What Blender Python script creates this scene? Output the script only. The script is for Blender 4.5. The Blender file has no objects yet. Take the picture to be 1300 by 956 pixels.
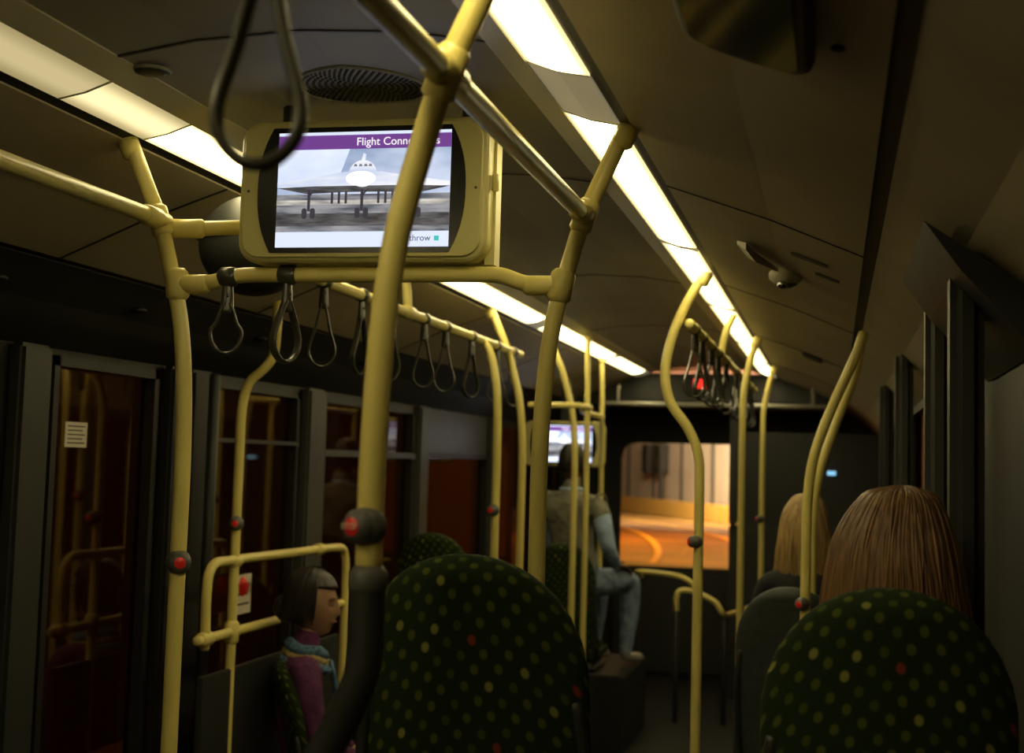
import bpy, bmesh, math, random
from mathutils import Vector, Matrix, noise
random.seed(7)
S = bpy.context.scene
COL = S.collection
try:
    S.view_settings.view_transform = 'Standard'
except Exception:
    pass

# ------------------------------------------------------------------ materials
def mat(name, col, rough=0.5, metal=0.0, nscale=0, namt=0.15, bump=0.0, emit=None, es=0.0, spec=0.5, bd=0.01):
    m = bpy.data.materials.new(name); m.use_nodes = True
    nt = m.node_tree; b = nt.nodes['Principled BSDF']
    b.inputs['Base Color'].default_value = (*col, 1)
    b.inputs['Roughness'].default_value = rough
    b.inputs['Metallic'].default_value = metal
    b.inputs['Specular IOR Level'].default_value = spec
    if nscale:
        tc = nt.nodes.new('ShaderNodeTexCoord')
        n = nt.nodes.new('ShaderNodeTexNoise'); n.inputs['Scale'].default_value = nscale
        n.inputs['Detail'].default_value = 5
        nt.links.new(tc.outputs['Object'], n.inputs['Vector'])
        r = nt.nodes.new('ShaderNodeValToRGB')
        r.color_ramp.elements[0].position = 0.3; r.color_ramp.elements[1].position = 0.7
        r.color_ramp.elements[0].color = (*[c*(1-namt) for c in col], 1)
        r.color_ramp.elements[1].color = (*[min(1, c*(1+namt)) for c in col], 1)
        nt.links.new(n.outputs['Fac'], r.inputs['Fac'])
        nt.links.new(r.outputs['Color'], b.inputs['Base Color'])
        if bump:
            bp = nt.nodes.new('ShaderNodeBump'); bp.inputs['Strength'].default_value = bump
            bp.inputs['Distance'].default_value = bd
            nt.links.new(n.outputs['Fac'], bp.inputs['Height'])
            nt.links.new(bp.outputs['Normal'], b.inputs['Normal'])
    if emit:
        b.inputs['Emission Color'].default_value = (*emit, 1)
        b.inputs['Emission Strength'].default_value = es
    return m

def emis(name, col, s):
    return mat(name, (0.02, 0.02, 0.02), 0.4, emit=col, es=s)

def emis_noise(name, c1, c2, s, scale=(8, 8, 30), nsc=1.0):
    m = emis(name, c1, s); nt = m.node_tree; b = nt.nodes['Principled BSDF']; L = nt.links.new
    tc = nt.nodes.new('ShaderNodeTexCoord'); mp = nt.nodes.new('ShaderNodeMapping'); mp.inputs['Scale'].default_value = scale
    n = nt.nodes.new('ShaderNodeTexNoise'); n.inputs['Scale'].default_value = nsc; n.inputs['Detail'].default_value = 4
    r = nt.nodes.new('ShaderNodeValToRGB'); r.color_ramp.elements[0].position = .35; r.color_ramp.elements[1].position = .65
    r.color_ramp.elements[0].color = (*c1, 1); r.color_ramp.elements[1].color = (*c2, 1)
    L(tc.outputs['Object'], mp.inputs['Vector']); L(mp.outputs[0], n.inputs['Vector']); L(n.outputs['Fac'], r.inputs['Fac'])
    L(r.outputs[0], b.inputs['Emission Color'])
    return m

def tubelit(name, peak, edge, ccol, ecol):
    """diffuser lit by a tube behind its centre line: bright core falling off to the edges"""
    m = emis(name, ccol, peak); nt = m.node_tree; b = nt.nodes['Principled BSDF']; L = nt.links.new
    tc = nt.nodes.new('ShaderNodeTexCoord'); sp = nt.nodes.new('ShaderNodeSeparateXYZ'); L(tc.outputs['Object'], sp.inputs[0])
    ab = nt.nodes.new('ShaderNodeMath'); ab.operation = 'ABSOLUTE'; L(sp.outputs['X'], ab.inputs[0])
    sb = nt.nodes.new('ShaderNodeMath'); sb.operation = 'SUBTRACT'; sb.inputs[1].default_value = 0.47; L(ab.outputs[0], sb.inputs[0])
    a2 = nt.nodes.new('ShaderNodeMath'); a2.operation = 'ABSOLUTE'; L(sb.outputs[0], a2.inputs[0])
    mr = nt.nodes.new('ShaderNodeMapRange'); mr.interpolation_type = 'SMOOTHSTEP'
    mr.inputs['From Min'].default_value = 0.012; mr.inputs['From Max'].default_value = 0.056
    mr.inputs['To Min'].default_value = peak; mr.inputs['To Max'].default_value = edge
    L(a2.outputs[0], mr.inputs['Value']); L(mr.outputs[0], b.inputs['Emission Strength'])
    m2 = nt.nodes.new('ShaderNodeMapRange'); m2.inputs['From Min'].default_value = 0.015; m2.inputs['From Max'].default_value = 0.055
    L(a2.outputs[0], m2.inputs['Value'])
    mx = nt.nodes.new('ShaderNodeMixRGB'); mx.inputs[1].default_value = (*ccol, 1); mx.inputs[2].default_value = (*ecol, 1)
    L(m2.outputs[0], mx.inputs[0]); L(mx.outputs[0], b.inputs['Emission Color'])
    return m

M_yel = mat('yellow_powder_coat', (0.74, 0.63, 0.20), 0.33, nscale=6, namt=0.05)
M_tvy = mat('tv_case_yellow', (0.62, 0.56, 0.22), 0.42, nscale=8, namt=0.05)
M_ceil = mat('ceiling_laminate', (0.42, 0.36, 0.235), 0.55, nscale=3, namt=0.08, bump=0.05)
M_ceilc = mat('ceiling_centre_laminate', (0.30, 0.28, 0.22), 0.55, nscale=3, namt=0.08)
M_chan = mat('light_channel_metal', (0.47, 0.43, 0.29), 0.4, nscale=5, namt=0.06)
M_black = mat('black_rubber', (0.010, 0.010, 0.009), 0.5, nscale=20, namt=0.2)
M_strap = mat('strap_plastic', (0.05, 0.048, 0.035), 0.28, nscale=15, namt=0.2)
M_hole = mat('grille_hole', (0.09, 0.085, 0.07), 0.7, nscale=15, namt=0.2)
M_grey = mat('grey_plastic', (0.10, 0.10, 0.09), 0.45, nscale=10, namt=0.12)
M_dgrey = mat('dark_grey_metal', (0.026, 0.028, 0.025), 0.45, nscale=10, namt=0.15)
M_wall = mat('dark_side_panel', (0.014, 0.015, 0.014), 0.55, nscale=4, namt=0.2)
M_pillar = mat('pillar_grey', (0.056, 0.057, 0.050), 0.45, nscale=6, namt=0.12)
M_floor = mat('floor_vinyl', (0.008, 0.008, 0.007), 0.75, nscale=60, namt=0.5)
M_red = mat('red_button', (0.55, 0.02, 0.015), 0.35, nscale=8, namt=0.1, emit=(0.6, .02, .01), es=0.10)
M_white = mat('sticker_white', (0.62, 0.56, 0.44), 0.6, nscale=30, namt=0.05)
M_ink = mat('ink', (0.03, 0.03, 0.03), 0.7)
M_skin = mat('skin', (0.34, 0.19, 0.11), 0.5, nscale=25, namt=0.08)
M_skind = mat('skin_dark', (0.14, 0.07, 0.04), 0.5, nscale=25, namt=0.08)
M_eye = mat('eye_white', (0.5, 0.47, 0.42), 0.2)
M_lip = mat('lips', (0.28, 0.09, 0.07), 0.45)
M_chrome = mat('chrome', (0.5, 0.5, 0.5), 0.15, metal=1)
M_shell = mat('seat_back_shell_slate', (0.040, 0.050, 0.046), 0.6, nscale=30, namt=0.2)

def hairmat(name, a, b_):
    m = bpy.data.materials.new(name); m.use_nodes = True
    nt = m.node_tree; b = nt.nodes['Principled BSDF']
    tc = nt.nodes.new('ShaderNodeTexCoord')
    mp = nt.nodes.new('ShaderNodeMapping'); mp.inputs['Scale'].default_value = (60, 60, 4)
    n = nt.nodes.new('ShaderNodeTexNoise'); n.inputs['Scale'].default_value = 1.5; n.inputs['Detail'].default_value = 6
    r = nt.nodes.new('ShaderNodeValToRGB')
    r.color_ramp.elements[0].position = .35; r.color_ramp.elements[1].position = .68
    r.color_ramp.elements[0].color = (*a, 1); r.color_ramp.elements[1].color = (*b_, 1)
    bp = nt.nodes.new('ShaderNodeBump'); bp.inputs['Strength'].default_value = .3; bp.inputs['Distance'].default_value = .01
    L = nt.links.new
    L(tc.outputs['Object'], mp.inputs['Vector']); L(mp.outputs['Vector'], n.inputs['Vector'])
    L(n.outputs['Fac'], r.inputs['Fac']); L(r.outputs['Color'], b.inputs['Base Color'])
    L(n.outputs['Fac'], bp.inputs['Height']); L(bp.outputs['Normal'], b.inputs['Normal'])
    b.inputs['Roughness'].default_value = 0.40
    return m
M_hbrown = hairmat('hair_brown', (0.11, 0.055, 0.02), (0.25, 0.135, 0.052))
M_hblond = hairmat('hair_fair', (0.26, 0.16, 0.06), (0.55, 0.38, 0.16))
M_hblack = hairmat('hair_black', (0.010, 0.007, 0.005), (0.028, 0.019, 0.014))

def fabric():
    m = bpy.data.materials.new('seat_moquette_dotted'); m.use_nodes = True
    nt = m.node_tree; b = nt.nodes['Principled BSDF']; L = nt.links.new
    tc = nt.nodes.new('ShaderNodeTexCoord')
    sp = nt.nodes.new('ShaderNodeSeparateXYZ'); L(tc.outputs['Object'], sp.inputs[0])
    yz = nt.nodes.new('ShaderNodeMath'); yz.operation = 'ADD'
    L(sp.outputs['Z'], yz.inputs[0]); L(sp.outputs['Y'], yz.inputs[1])
    cb = nt.nodes.new('ShaderNodeCombineXYZ'); L(sp.outputs['X'], cb.inputs['X']); L(yz.outputs[0], cb.inputs['Y'])
    mp = nt.nodes.new('ShaderNodeMapping'); mp.inputs['Rotation'].default_value = (0, 0, math.radians(38))
    mp.inputs['Scale'].default_value = (35, 35, 1)
    L(cb.outputs[0], mp.inputs['Vector'])
    v = nt.nodes.new('ShaderNodeTexVoronoi'); v.voronoi_dimensions = '2D'; v.inputs['Scale'].default_value = 1
    v.inputs['Randomness'].default_value = 0.12
    L(mp.outputs['Vector'], v.inputs['Vector'])
    lt = nt.nodes.new('ShaderNodeMapRange'); lt.inputs['From Min'].default_value = 0.29; lt.inputs['From Max'].default_value = 0.17
    L(v.outputs['Distance'], lt.inputs['Value'])
    sc = nt.nodes.new('ShaderNodeSeparateColor'); L(v.outputs['Color'], sc.inputs[0])
    cr = nt.nodes.new('ShaderNodeValToRGB'); cr.color_ramp.interpolation = 'CONSTANT'
    e = cr.color_ramp.elements
    e[0].position = 0; e[0].color = (0.085, 0.105, 0.018, 1)
    e[1].position = .965; e[1].color = (0.24, 0.045, 0.02, 1)
    x = e.new(.90); x.color = (0.24, 0.24, 0.06, 1)
    x = e.new(.5); x.color = (0.060, 0.082, 0.014, 1)
    L(sc.outputs['Red'], cr.inputs['Fac'])
    n = nt.nodes.new('ShaderNodeTexNoise'); n.inputs['Scale'].default_value = 400
    L(tc.outputs['Object'], n.inputs['Vector'])
    base = nt.nodes.new('ShaderNodeMixRGB'); base.inputs[1].default_value = (0.009, 0.018, 0.007, 1)
    base.inputs[2].default_value = (0.026, 0.040, 0.015, 1); L(n.outputs['Fac'], base.inputs[0])
    mx = nt.nodes.new('ShaderNodeMixRGB'); L(lt.outputs[0], mx.inputs[0]); L(base.outputs[0], mx.inputs[1]); L(cr.outputs[0], mx.inputs[2])
    L(mx.outputs[0], b.inputs['Base Color'])
    bp = nt.nodes.new('ShaderNodeBump'); bp.inputs['Strength'].default_value = .3; bp.inputs['Distance'].default_value = .002
    L(n.outputs['Fac'], bp.inputs['Height']); L(bp.outputs['Normal'], b.inputs['Normal'])
    b.inputs['Roughness'].default_value = 0.9
    b.inputs['Specular IOR Level'].default_value = 0.15
    return m
M_fab = fabric()

def glassmat(name, tint, refl):
    m = bpy.data.materials.new(name); m.use_nodes = True
    nt = m.node_tree; nt.nodes.clear(); L = nt.links.new
    o = nt.nodes.new('ShaderNodeOutputMaterial')
    t = nt.nodes.new('ShaderNodeBsdfTransparent'); t.inputs[0].default_value = tint
    g = nt.nodes.new('ShaderNodeBsdfGlossy'); g.inputs['Roughness'].default_value = .03; g.inputs[0].default_value = (.9, .78, .66, 1)
    mx = nt.nodes.new('ShaderNodeMixShader'); mx.inputs[0].default_value = refl
    L(t.outputs[0], mx.inputs[1]); L(g.outputs[0], mx.inputs[2]); L(mx.outputs[0], o.inputs[0])
    return m
M_glass = glassmat('tinted_window_glass', (.5, .44, .40, 1), .14)
M_glassf = glassmat('windscreen_glass', (.92, .90, .86, 1), .04)

# ------------------------------------------------------------------ helpers
def link(o, parent=None):
    COL.objects.link(o)
    if parent: o.parent = parent
    return o

def empty(name, loc=(0, 0, 0), rotz=0):
    e = bpy.data.objects.new(name, None); e.location = loc; e.rotation_euler = (0, 0, rotz)
    e.empty_display_size = 0.1
    return link(e)

def meshobj(name, vs, fs, m, parent=None, smooth=False):
    me = bpy.data.meshes.new(name); me.from_pydata([tuple(v) for v in vs], [], fs); me.update()
    bm = bmesh.new(); bm.from_mesh(me); bmesh.ops.recalc_face_normals(bm, faces=bm.faces); bm.to_mesh(me); bm.free()
    for x in (m if isinstance(m, list) else [m]): me.materials.append(x)
    if smooth:
        for p in me.polygons: p.use_smooth = True
    return link(bpy.data.objects.new(name, me), parent)

def box(name, lo, hi, m, parent=None, bevel=0.0, seg=2):
    bm = bmesh.new(); bmesh.ops.create_cube(bm, size=1)
    c = [(a+b)/2 for a, b in zip(lo, hi)]; s = [abs(b-a) for a, b in zip(lo, hi)]
    for v in bm.verts: v.co = Vector((v.co.x*s[0]+c[0], v.co.y*s[1]+c[1], v.co.z*s[2]+c[2]))
    if bevel: bmesh.ops.bevel(bm, geom=bm.edges[:], offset=bevel, segments=seg, affect='EDGES')
    me = bpy.data.meshes.new(name); bm.to_mesh(me); bm.free(); me.materials.append(m)
    return link(bpy.data.objects.new(name, me), parent)

def catmull(pts, n=6, closed=False):
    P = [Vector(p) for p in pts]; out = []
    N = len(P)
    rng = range(N if closed else N-1)
    for i in rng:
        p0 = P[(i-1) % N] if (closed or i > 0) else P[0]*2-P[1]
        p1 = P[i]; p2 = P[(i+1) % N]
        p3 = P[(i+2) % N] if (closed or i+2 < N) else P[-1]*2-P[-2]
        d1 = (p2-p1).length or 1e-6
        d0 = (p1-p0).length or 1e-6; d2 = (p3-p2).length or 1e-6
        t1 = ((p2-p0)/(d0+d1))*d1
        t2 = ((p3-p1)/(d1+d2))*d1
        for k in range(n):
            t = k/n
            out.append((2*t**3-3*t*t+1)*p1+(t**3-2*t*t+t)*t1+(-2*t**3+3*t*t)*p2+(t**3-t*t)*t2)
    if not closed: out.append(P[-1])
    return out

def tube_geo(pts, r, res=14, closed=False, smooth=6, up=(0, 1, 0)):
    if isinstance(r, (int, float, tuple)): r = [r]*len(pts)
    rr = [(x, x) if isinstance(x, (int, float)) else x for x in r]
    if smooth > 1:
        P = catmull(pts, smooth, closed); R = []
        N = len(pts)
        for i in range(N if closed else N-1):
            a, b = rr[i], rr[(i+1) % N]
            for k in range(smooth):
                t = k/smooth; R.append((a[0]*(1-t)+b[0]*t, a[1]*(1-t)+b[1]*t))
        if not closed: R.append(rr[-1])
    else:
        P = [Vector(p) for p in pts]; R = rr
    n = len(P); vs = []; fs = []
    T = []
    for i in range(n):
        a = P[(i-1) % n] if (closed or i > 0) else P[i]; b = P[(i+1) % n] if (closed or i < n-1) else P[i]
        T.append((b-a).normalized())
    nrm = Vector(up); nrm = nrm - T[0]*nrm.dot(T[0])
    if nrm.length < 1e-3:
        nrm = Vector((1, 0, 0)); nrm -= T[0]*nrm.dot(T[0])
    nrm.normalize()
    for i in range(n):
        nrm = nrm - T[i]*nrm.dot(T[i]); nrm.normalize()
        bn = T[i].cross(nrm)
        for k in range(res):
            a = 2*math.pi*k/res
            vs.append(P[i]+nrm*math.cos(a)*R[i][0]+bn*math.sin(a)*R[i][1])
    for i in range(n if closed else n-1):
        j = (i+1) % n
        for k in range(res):
            l = (k+1) % res
            fs.append((i*res+k, i*res+l, j*res+l, j*res+k))
    if not closed:
        for (i, s) in ((0, -1), (n-1, 1)):
            c = len(vs); vs.append(P[i]+T[i]*s*min(R[i])*0.5)
            base = len(vs)
            for k in range(res): vs.append(P[i]+(vs[i*res+k]-P[i])*0.7+T[i]*s*min(R[i])*0.35)
            for k in range(res):
                l = (k+1) % res
                fs.append((i*res+k, i*res+l, base+l, base+k)); fs.append((base+k, base+l, c))
    return vs, fs

def tube(name, pts, r, m, parent=None, **kw):
    vs, fs = tube_geo(pts, r, **kw)
    return meshobj(name, vs, fs, m, parent, True)

def merge(name, geos, m, parent=None, smooth=True):
    V = []; F = []
    for vs, fs in geos:
        o = len(V); V += list(vs); F += [tuple(i+o for i in f) for f in fs]
    return meshobj(name, V, F, m, parent, smooth)

def ell(name, c, s, m, parent=None, fn=None, sub=4):
    bm = bmesh.new(); bmesh.ops.create_icosphere(bm, subdivisions=sub, radius=1)
    for v in bm.verts:
        if fn: v.co = fn(v.co.copy())
        else: v.co = Vector((v.co.x*s[0], v.co.y*s[1], v.co.z*s[2]))
        v.co += Vector(c)
    me = bpy.data.meshes.new(name); bm.to_mesh(me); bm.free(); me.materials.append(m)
    for p in me.polygons: p.use_smooth = True
    return link(bpy.data.objects.new(name, me), parent)

def rrect(w, h, r, seg=8):
    out = []
    for (cx, cy, a0) in ((w/2-r, h/2-r, 0), (-w/2+r, h/2-r, 90), (-w/2+r, -h/2+r, 180), (w/2-r, -h/2+r, 270)):
        for k in range(seg+1):
            a = math.radians(a0+90*k/seg); out.append((cx+r*math.cos(a), cy+r*math.sin(a)))
    return out

def barrel(w, wm, h, n=14):
    out = []
    for s in (1, -1):
        for i in range(n+1):
            t = -1+2*i/n
            out.append((s*(w/2+(wm-w)/2*(1-abs(t)**2.4)), s*t*h/2))
    return out

def plate(name, outline, y0, y1, m, parent=None, off=(0, 0), bevel=0.0):
    n = len(outline)
    vs = [(x+off[0], y0, z+off[1]) for x, z in outline]+[(x+off[0], y1, z+off[1]) for x, z in outline]
    fs = [tuple(range(n)), tuple(range(2*n-1, n-1, -1))]+[(i, (i+1) % n, n+(i+1) % n, n+i) for i in range(n)]
    o = meshobj(name, vs, fs, m, parent)
    if bevel:
        b = o.modifiers.new('b', 'BEVEL'); b.width = bevel; b.segments = 3; b.limit_method = 'ANGLE'
    return o

def sheet(name, prof, y0, y1, m, parent=None, thick=0.02, up=1):
    n = len(prof); vs = []
    for y in (y0, y1):
        for x, z in prof: vs.append((x, y, z))
        for x, z in prof: vs.append((x, y, z+thick*up))
    fs = []
    m2 = 2*n
    for i in range(n-1):
        fs.append((i, i+1, m2+i+1, m2+i)); fs.append((n+i, m2+n+i, m2+n+i+1, n+i+1))
        fs.append((i, n+i, n+i+1, i+1)); fs.append((m2+i, m2+i+1, m2+n+i+1, m2+n+i))
    fs.append((0, m2, m2+n, n)); fs.append((n-1, 2*n-1, m2+2*n-1, m2+n-1))
    return meshobj(name, vs, fs, m, parent)

def text(name, body, size, loc, m, parent=None, rot=(math.pi/2, 0, 0), align='CENTER'):
    c = bpy.data.curves.new(name, 'FONT'); c.body = body; c.size = size; c.align_x = align; c.align_y = 'CENTER'
    c.extrude = 0.0002
    c.materials.append(m)
    o = bpy.data.objects.new(name, c); o.location = loc; o.rotation_euler = rot
    return link(o, parent)

W = 1.29
Y0, Y1 = -1.2, 12.0
RF = 0.45
# ------------------------------------------------------------------ room shell
fl = box('floor', (-W, Y0, -0.06), (W, Y1, 0.0), M_floor)
box('rear_platform', (-W+.06, Y0+.01, 0.0), (W-.06, 3.35, RF), M_floor)
box('step', (-0.6, 3.36, 0.0), (0.6, 3.65, 0.22), M_floor)
box('step_nosing', (-0.6, 3.33, RF+0.001), (0.6, 3.36, RF+0.006), M_yel)

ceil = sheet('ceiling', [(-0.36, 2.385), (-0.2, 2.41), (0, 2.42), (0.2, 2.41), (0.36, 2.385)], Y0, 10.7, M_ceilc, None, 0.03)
for s, nm in ((-1, 'left'), (1, 'right')):
    sheet('light_channel_lip_'+nm, [(s*0.352, 2.383), (s*0.412, 2.362)], Y0, 10.7, M_chan, ceil, 0.02)
    sheet('dark_gap_'+nm, [(s*0.528, 2.338), (s*0.556, 2.329)], Y0, 10.7, M_black, ceil, 0.02)
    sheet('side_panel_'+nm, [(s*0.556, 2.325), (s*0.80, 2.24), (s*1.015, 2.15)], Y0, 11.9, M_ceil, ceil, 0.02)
    sheet('seam_'+nm, [(s*1.015, 2.160), (s*1.045, 2.15)], Y0, 11.9, M_black, ceil, 0.02)
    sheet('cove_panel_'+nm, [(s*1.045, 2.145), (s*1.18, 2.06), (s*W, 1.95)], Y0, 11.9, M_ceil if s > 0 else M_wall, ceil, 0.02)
    for y in ((1.5, 3.35, 5.2, 7.1, 9.0) if s > 0 else (2.0, 3.3, 4.6, 6.2, 8.0, 9.6)):
        sheet('panel_joint_'+nm, [(s*0.556, 2.3225), (s*0.80, 2.2375), (s*1.015, 2.1475)], y, y+0.008, M_black, ceil, 0.003)
for y in (2.35, 3.6, 5.6, 7.6):
    sheet('centre_joint', [(-0.36, 2.382), (-0.2, 2.407), (0, 2.417), (0.2, 2.407), (0.36, 2.382)], y, y+0.008, M_black, ceil, 0.002)

M_tube = tubelit('lit_diffuser', 15.0, 1.5, (1.0, 0.85, 0.43), (1.0, 0.79, 0.34))
M_tube2 = tubelit('soft_lit_diffuser', 0.62, 0.38, (1.0, 0.82, 0.42), (1.0, 0.80, 0.36))
M_tube3 = tubelit('mid_lit_diffuser', 1.2, 0.5, (1.0, 0.86, 0.46), (1.0, 0.80, 0.36))
M_dim = mat('dim_glow_diffuser', (0.5, 0.46, 0.34), 0.4, nscale=5, namt=0.05, emit=(1, .84, .5), es=0.16)  # gaps between lit segments: a faint warm glow is put into the emission
def strip(s, segs):
    e = empty('ceiling_light_strip')
    for (a, b, m) in segs:
        sheet('diffuser', [(s*0.413, 2.3655), (s*0.47, 2.345), (s*0.527, 2.334)], a, b, m, e, 0.012)
        sheet('diffuser_end_rib', [(s*0.413, 2.3645), (s*0.47, 2.344), (s*0.527, 2.333)], b-0.008, b, M_chan, e, 0.003)
    return e
L = M_tube; D = M_dim
strip(1, [(Y0, 0.7, L), (0.7, 0.8, D), (0.8, 2.42, L), (2.42, 2.78, D), (2.78, 4.40, L), (4.40, 4.46, D), (4.46, 6.1, L), (6.1, 6.2, D), (6.2, 7.9, L), (7.9, 8.05, D), (8.05, 9.2, L), (9.2, 9.35, D), (9.35, 10.45, L), (10.45, 10.7, D)])
strip(-1, [(Y0, 1.4, L), (1.4, 2.45, M_tube2), (2.45, 2.80, M_tube3), (2.80, 4.4, L), (4.4, 5.0, D), (5.0, 6.75, L), (6.75, 7.0, D), (7.0, 9.0, L), (9.0, 9.15, D), (9.15, 10.45, L), (10.45, 10.7, D)])

# walls
def wall(nm, s, openings):
    root = box('wall_'+nm, (s*W, Y0, 0.0) if s > 0 else (s*W-0.05, Y0, 0.0), (s*W+0.05, Y1, 0.12) if s > 0 else (s*W, Y1, 0.12), M_wall)
    xa, xb = (W, W+0.05) if s > 0 else (-W-0.05, -W)
    box('header', (xa, Y0, 1.95), (xb, Y1, 2.2), M_wall, root)
    y = Y0
    k = 1
    for (a, b, zlo, zhi, pm) in openings:
        if a > y: box('pillar', (xa, y, 0.12), (xb, a, 1.95), pm, root)
        if zlo > 0.12: box('lower_panel', (xa, a, 0.12), (xb, b, zlo), M_wall, root)
        if zhi < 1.95: box('upper_panel', (xa, a, zhi), (xb, b, 1.95), M_pillar if zhi < 1.9 else M_wall, root)
        xm = (xa+xb)/2
        w = box('window_%s_%d' % (nm, k), (xm-0.003, a, zlo), (xm+0.003, b, zhi), M_glass)
        xi = -W if s < 0 else W
        t = 0.018
        for lo, hi in (((-t, a, zlo), (t, a+0.03, zhi)), ((-t, b-0.03, zlo), (t, b, zhi)), ((-t, a, zlo), (t, b, zlo+0.03)), ((-t, a, zhi-0.03), (t, b, zhi))):
            box('gasket', (xi+lo[0], lo[1], lo[2]), (xi+hi[0], hi[1], hi[2]), M_black, w)
        y = b; k += 1
    box('pillar', (xa, y, 0.12), (xb, Y1, 1.95), M_wall, root)
    return root
wl = wall('left', -1, [(-0.9, 1.3, 0.85, 1.93, M_wall), (1.4, 3.2, 0.95, 1.93, M_wall), (3.74, 4.40, 0.35, 1.93, M_black),
                  (4.84, 5.70, 0.35, 1.93, M_black), (6.0, 7.4, 0.8, 1.93, M_pillar), (7.62, 9.1, 0.8, 1.70, M_pillar), (9.25, 10.6, 0.8, 1.93, M_pillar), (10.9, 11.8, 0.3, 1.93, M_wall)])
wr = wall('right', 1, [(-0.9, 1.2, 0.95, 1.93, M_wall), (1.35, 2.55, 0.95, 1.93, M_wall), (3.55, 4.95, 0.95, 1.93, M_wall), (5.2, 6.7, 0.95, 1.93, M_wall), (6.9, 8.6, 0.95, 1.93, M_wall), (8.8, 10.3, 0.95, 1.93, M_wall)])
box('wall_rear', (-W, Y0-0.05, 0), (W, Y0, 2.4), M_wall)
for (a, b, m) in ((3.52, 3.68, M_dgrey), (4.44, 4.56, M_black), (4.60, 4.78, M_black), (5.74, 5.95, M_pillar), (7.42, 7.6, M_pillar), (9.12, 9.23, M_pillar)):
    box('trim_left_pillar', (-W, a, 0.5), (-W+0.05, b, 1.95), m, wl, 0.012)
tube('door_pole', [(-W+0.10, 4.66, 0.4), (-W+0.10, 4.66, 1.93)], 0.02, M_dgrey, wl, smooth=1)
box('hopper_bar', (-W, 6.0, 1.66), (-W+0.03, 7.4, 1.69), M_pillar, wl)
box('hopper_bar', (-W, 4.86, 1.70), (-W+0.03, 5.68, 1.715), M_dgrey, wl)
for (a, b, m) in ((3.36, 3.46, M_pillar), (5.02, 5.12, M_pillar), (2.64, 2.74, M_dgrey), (6.74, 6.86, M_dgrey)):
    box('trim_right_pillar', (1.155, a, 0.7), (1.215, b, 2.075), m, wr, 0.02, 3)
meshobj('cove_bracket', [(1.10, 2.5, 2.085), (1.285, 2.5, 1.96), (1.285, 2.5, 1.86), (1.16, 2.5, 2.0),
                         (1.10, 3.3, 2.085), (1.285, 3.3, 1.96), (1.285, 3.3, 1.86), (1.16, 3.3, 2.0)],
        [(0, 1, 2, 3), (4, 5, 6, 7), (0, 1, 5, 4), (1, 2, 6, 5), (2, 3, 7, 6), (3, 0, 4, 7)], M_dgrey, wr)
for y in (3.2, 3.95, 4.9, 6.1):
    ell('cove_nozzle', (-1.13, y, 2.085), (0.03, 0.03, 0.012), M_black, ceil, sub=3)

# front
wf = box('wall_front', (-W, 12.0, 0.0), (W, 12.06, 0.85), M_wall)
box('header', (-W, 12.0, 1.86), (W, 12.06, 2.45), M_wall, wf)
box('left_post', (-W, 12.0, 0.85), (-0.82, 12.06, 1.86), M_wall, wf)
box('right_post', (1.15, 12.0, 0.85), (W, 12.06, 1.86), M_wall, wf)
meshobj('corner_fillet', [(-.82, 12.0, 1.86), (-.82, 12.0, 1.72), (-.80, 12.0, 1.80), (-.76, 12.0, 1.84), (-.68, 12.0, 1.86),
                          (-.82, 12.05, 1.86), (-.82, 12.05, 1.72), (-.80, 12.05, 1.80), (-.76, 12.05, 1.84), (-.68, 12.05, 1.86)],
        [(0, 1, 2, 3, 4), (5, 6, 7, 8, 9), (1, 2, 7, 6), (2, 3, 8, 7), (3, 4, 9, 8)], M_wall, wf)
ws = box('window_front', (-0.82, 12.025, 0.85), (1.15, 12.03, 1.86), M_glassf)
box('front_header_console', (-1.0, 10.72, 2.13), (1.0, 11.95, 2.36), M_dgrey, ceil, 0.03)
box('dashboard', (-0.78, 11.45, 0.0), (1.2, 11.95, 0.86), M_dgrey, None, 0.04)
cab = box('driver_cab_partition', (0.20, 10.55, 0.0), (1.27, 10.6, 1.25), M_wall, None, 0.01)
box('partition_post', (0.20, 10.5, 1.25), (0.26, 10.6, 2.1), M_black, cab, 0.01)
box('upper_screen', (0.26, 10.56, 1.25), (1.27, 10.59, 1.93), M_black, cab)
box('cab_side', (0.20, 10.6, 0.0), (0.25, 11.4, 1.1), M_wall, cab)
box('indicator_lamp', (0.90, 10.53, 1.63), (0.96, 10.545, 1.66), emis('cab_display_glow', (.3, .7, 1), 1.0), cab)
sg = box('stopping_sign', (-0.14, 10.66, 2.20), (0.14, 10.715, 2.335), M_black, None, 0.01)
M_redled = emis('red_led', (1.0, 0.03, 0.02), 2.0)
for i, x in enumerate((-0.055, -0.03, -0.005, 0.02, 0.045)):
    box('led_letter', (x-.03, 10.652, 2.25), (x-.03+0.015, 10.659, 2.32), M_redled, sg)

# ------------------------------------------------------------------ poles
def collar(name, p, axis, parent, r=0.0245, l=0.055, m=None):
    a = Vector(axis).normalized()*l/2; p = Vector(p)
    return tube(name, [p-a, p+a], r, m or M_yel, parent, smooth=1, res=18)

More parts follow.
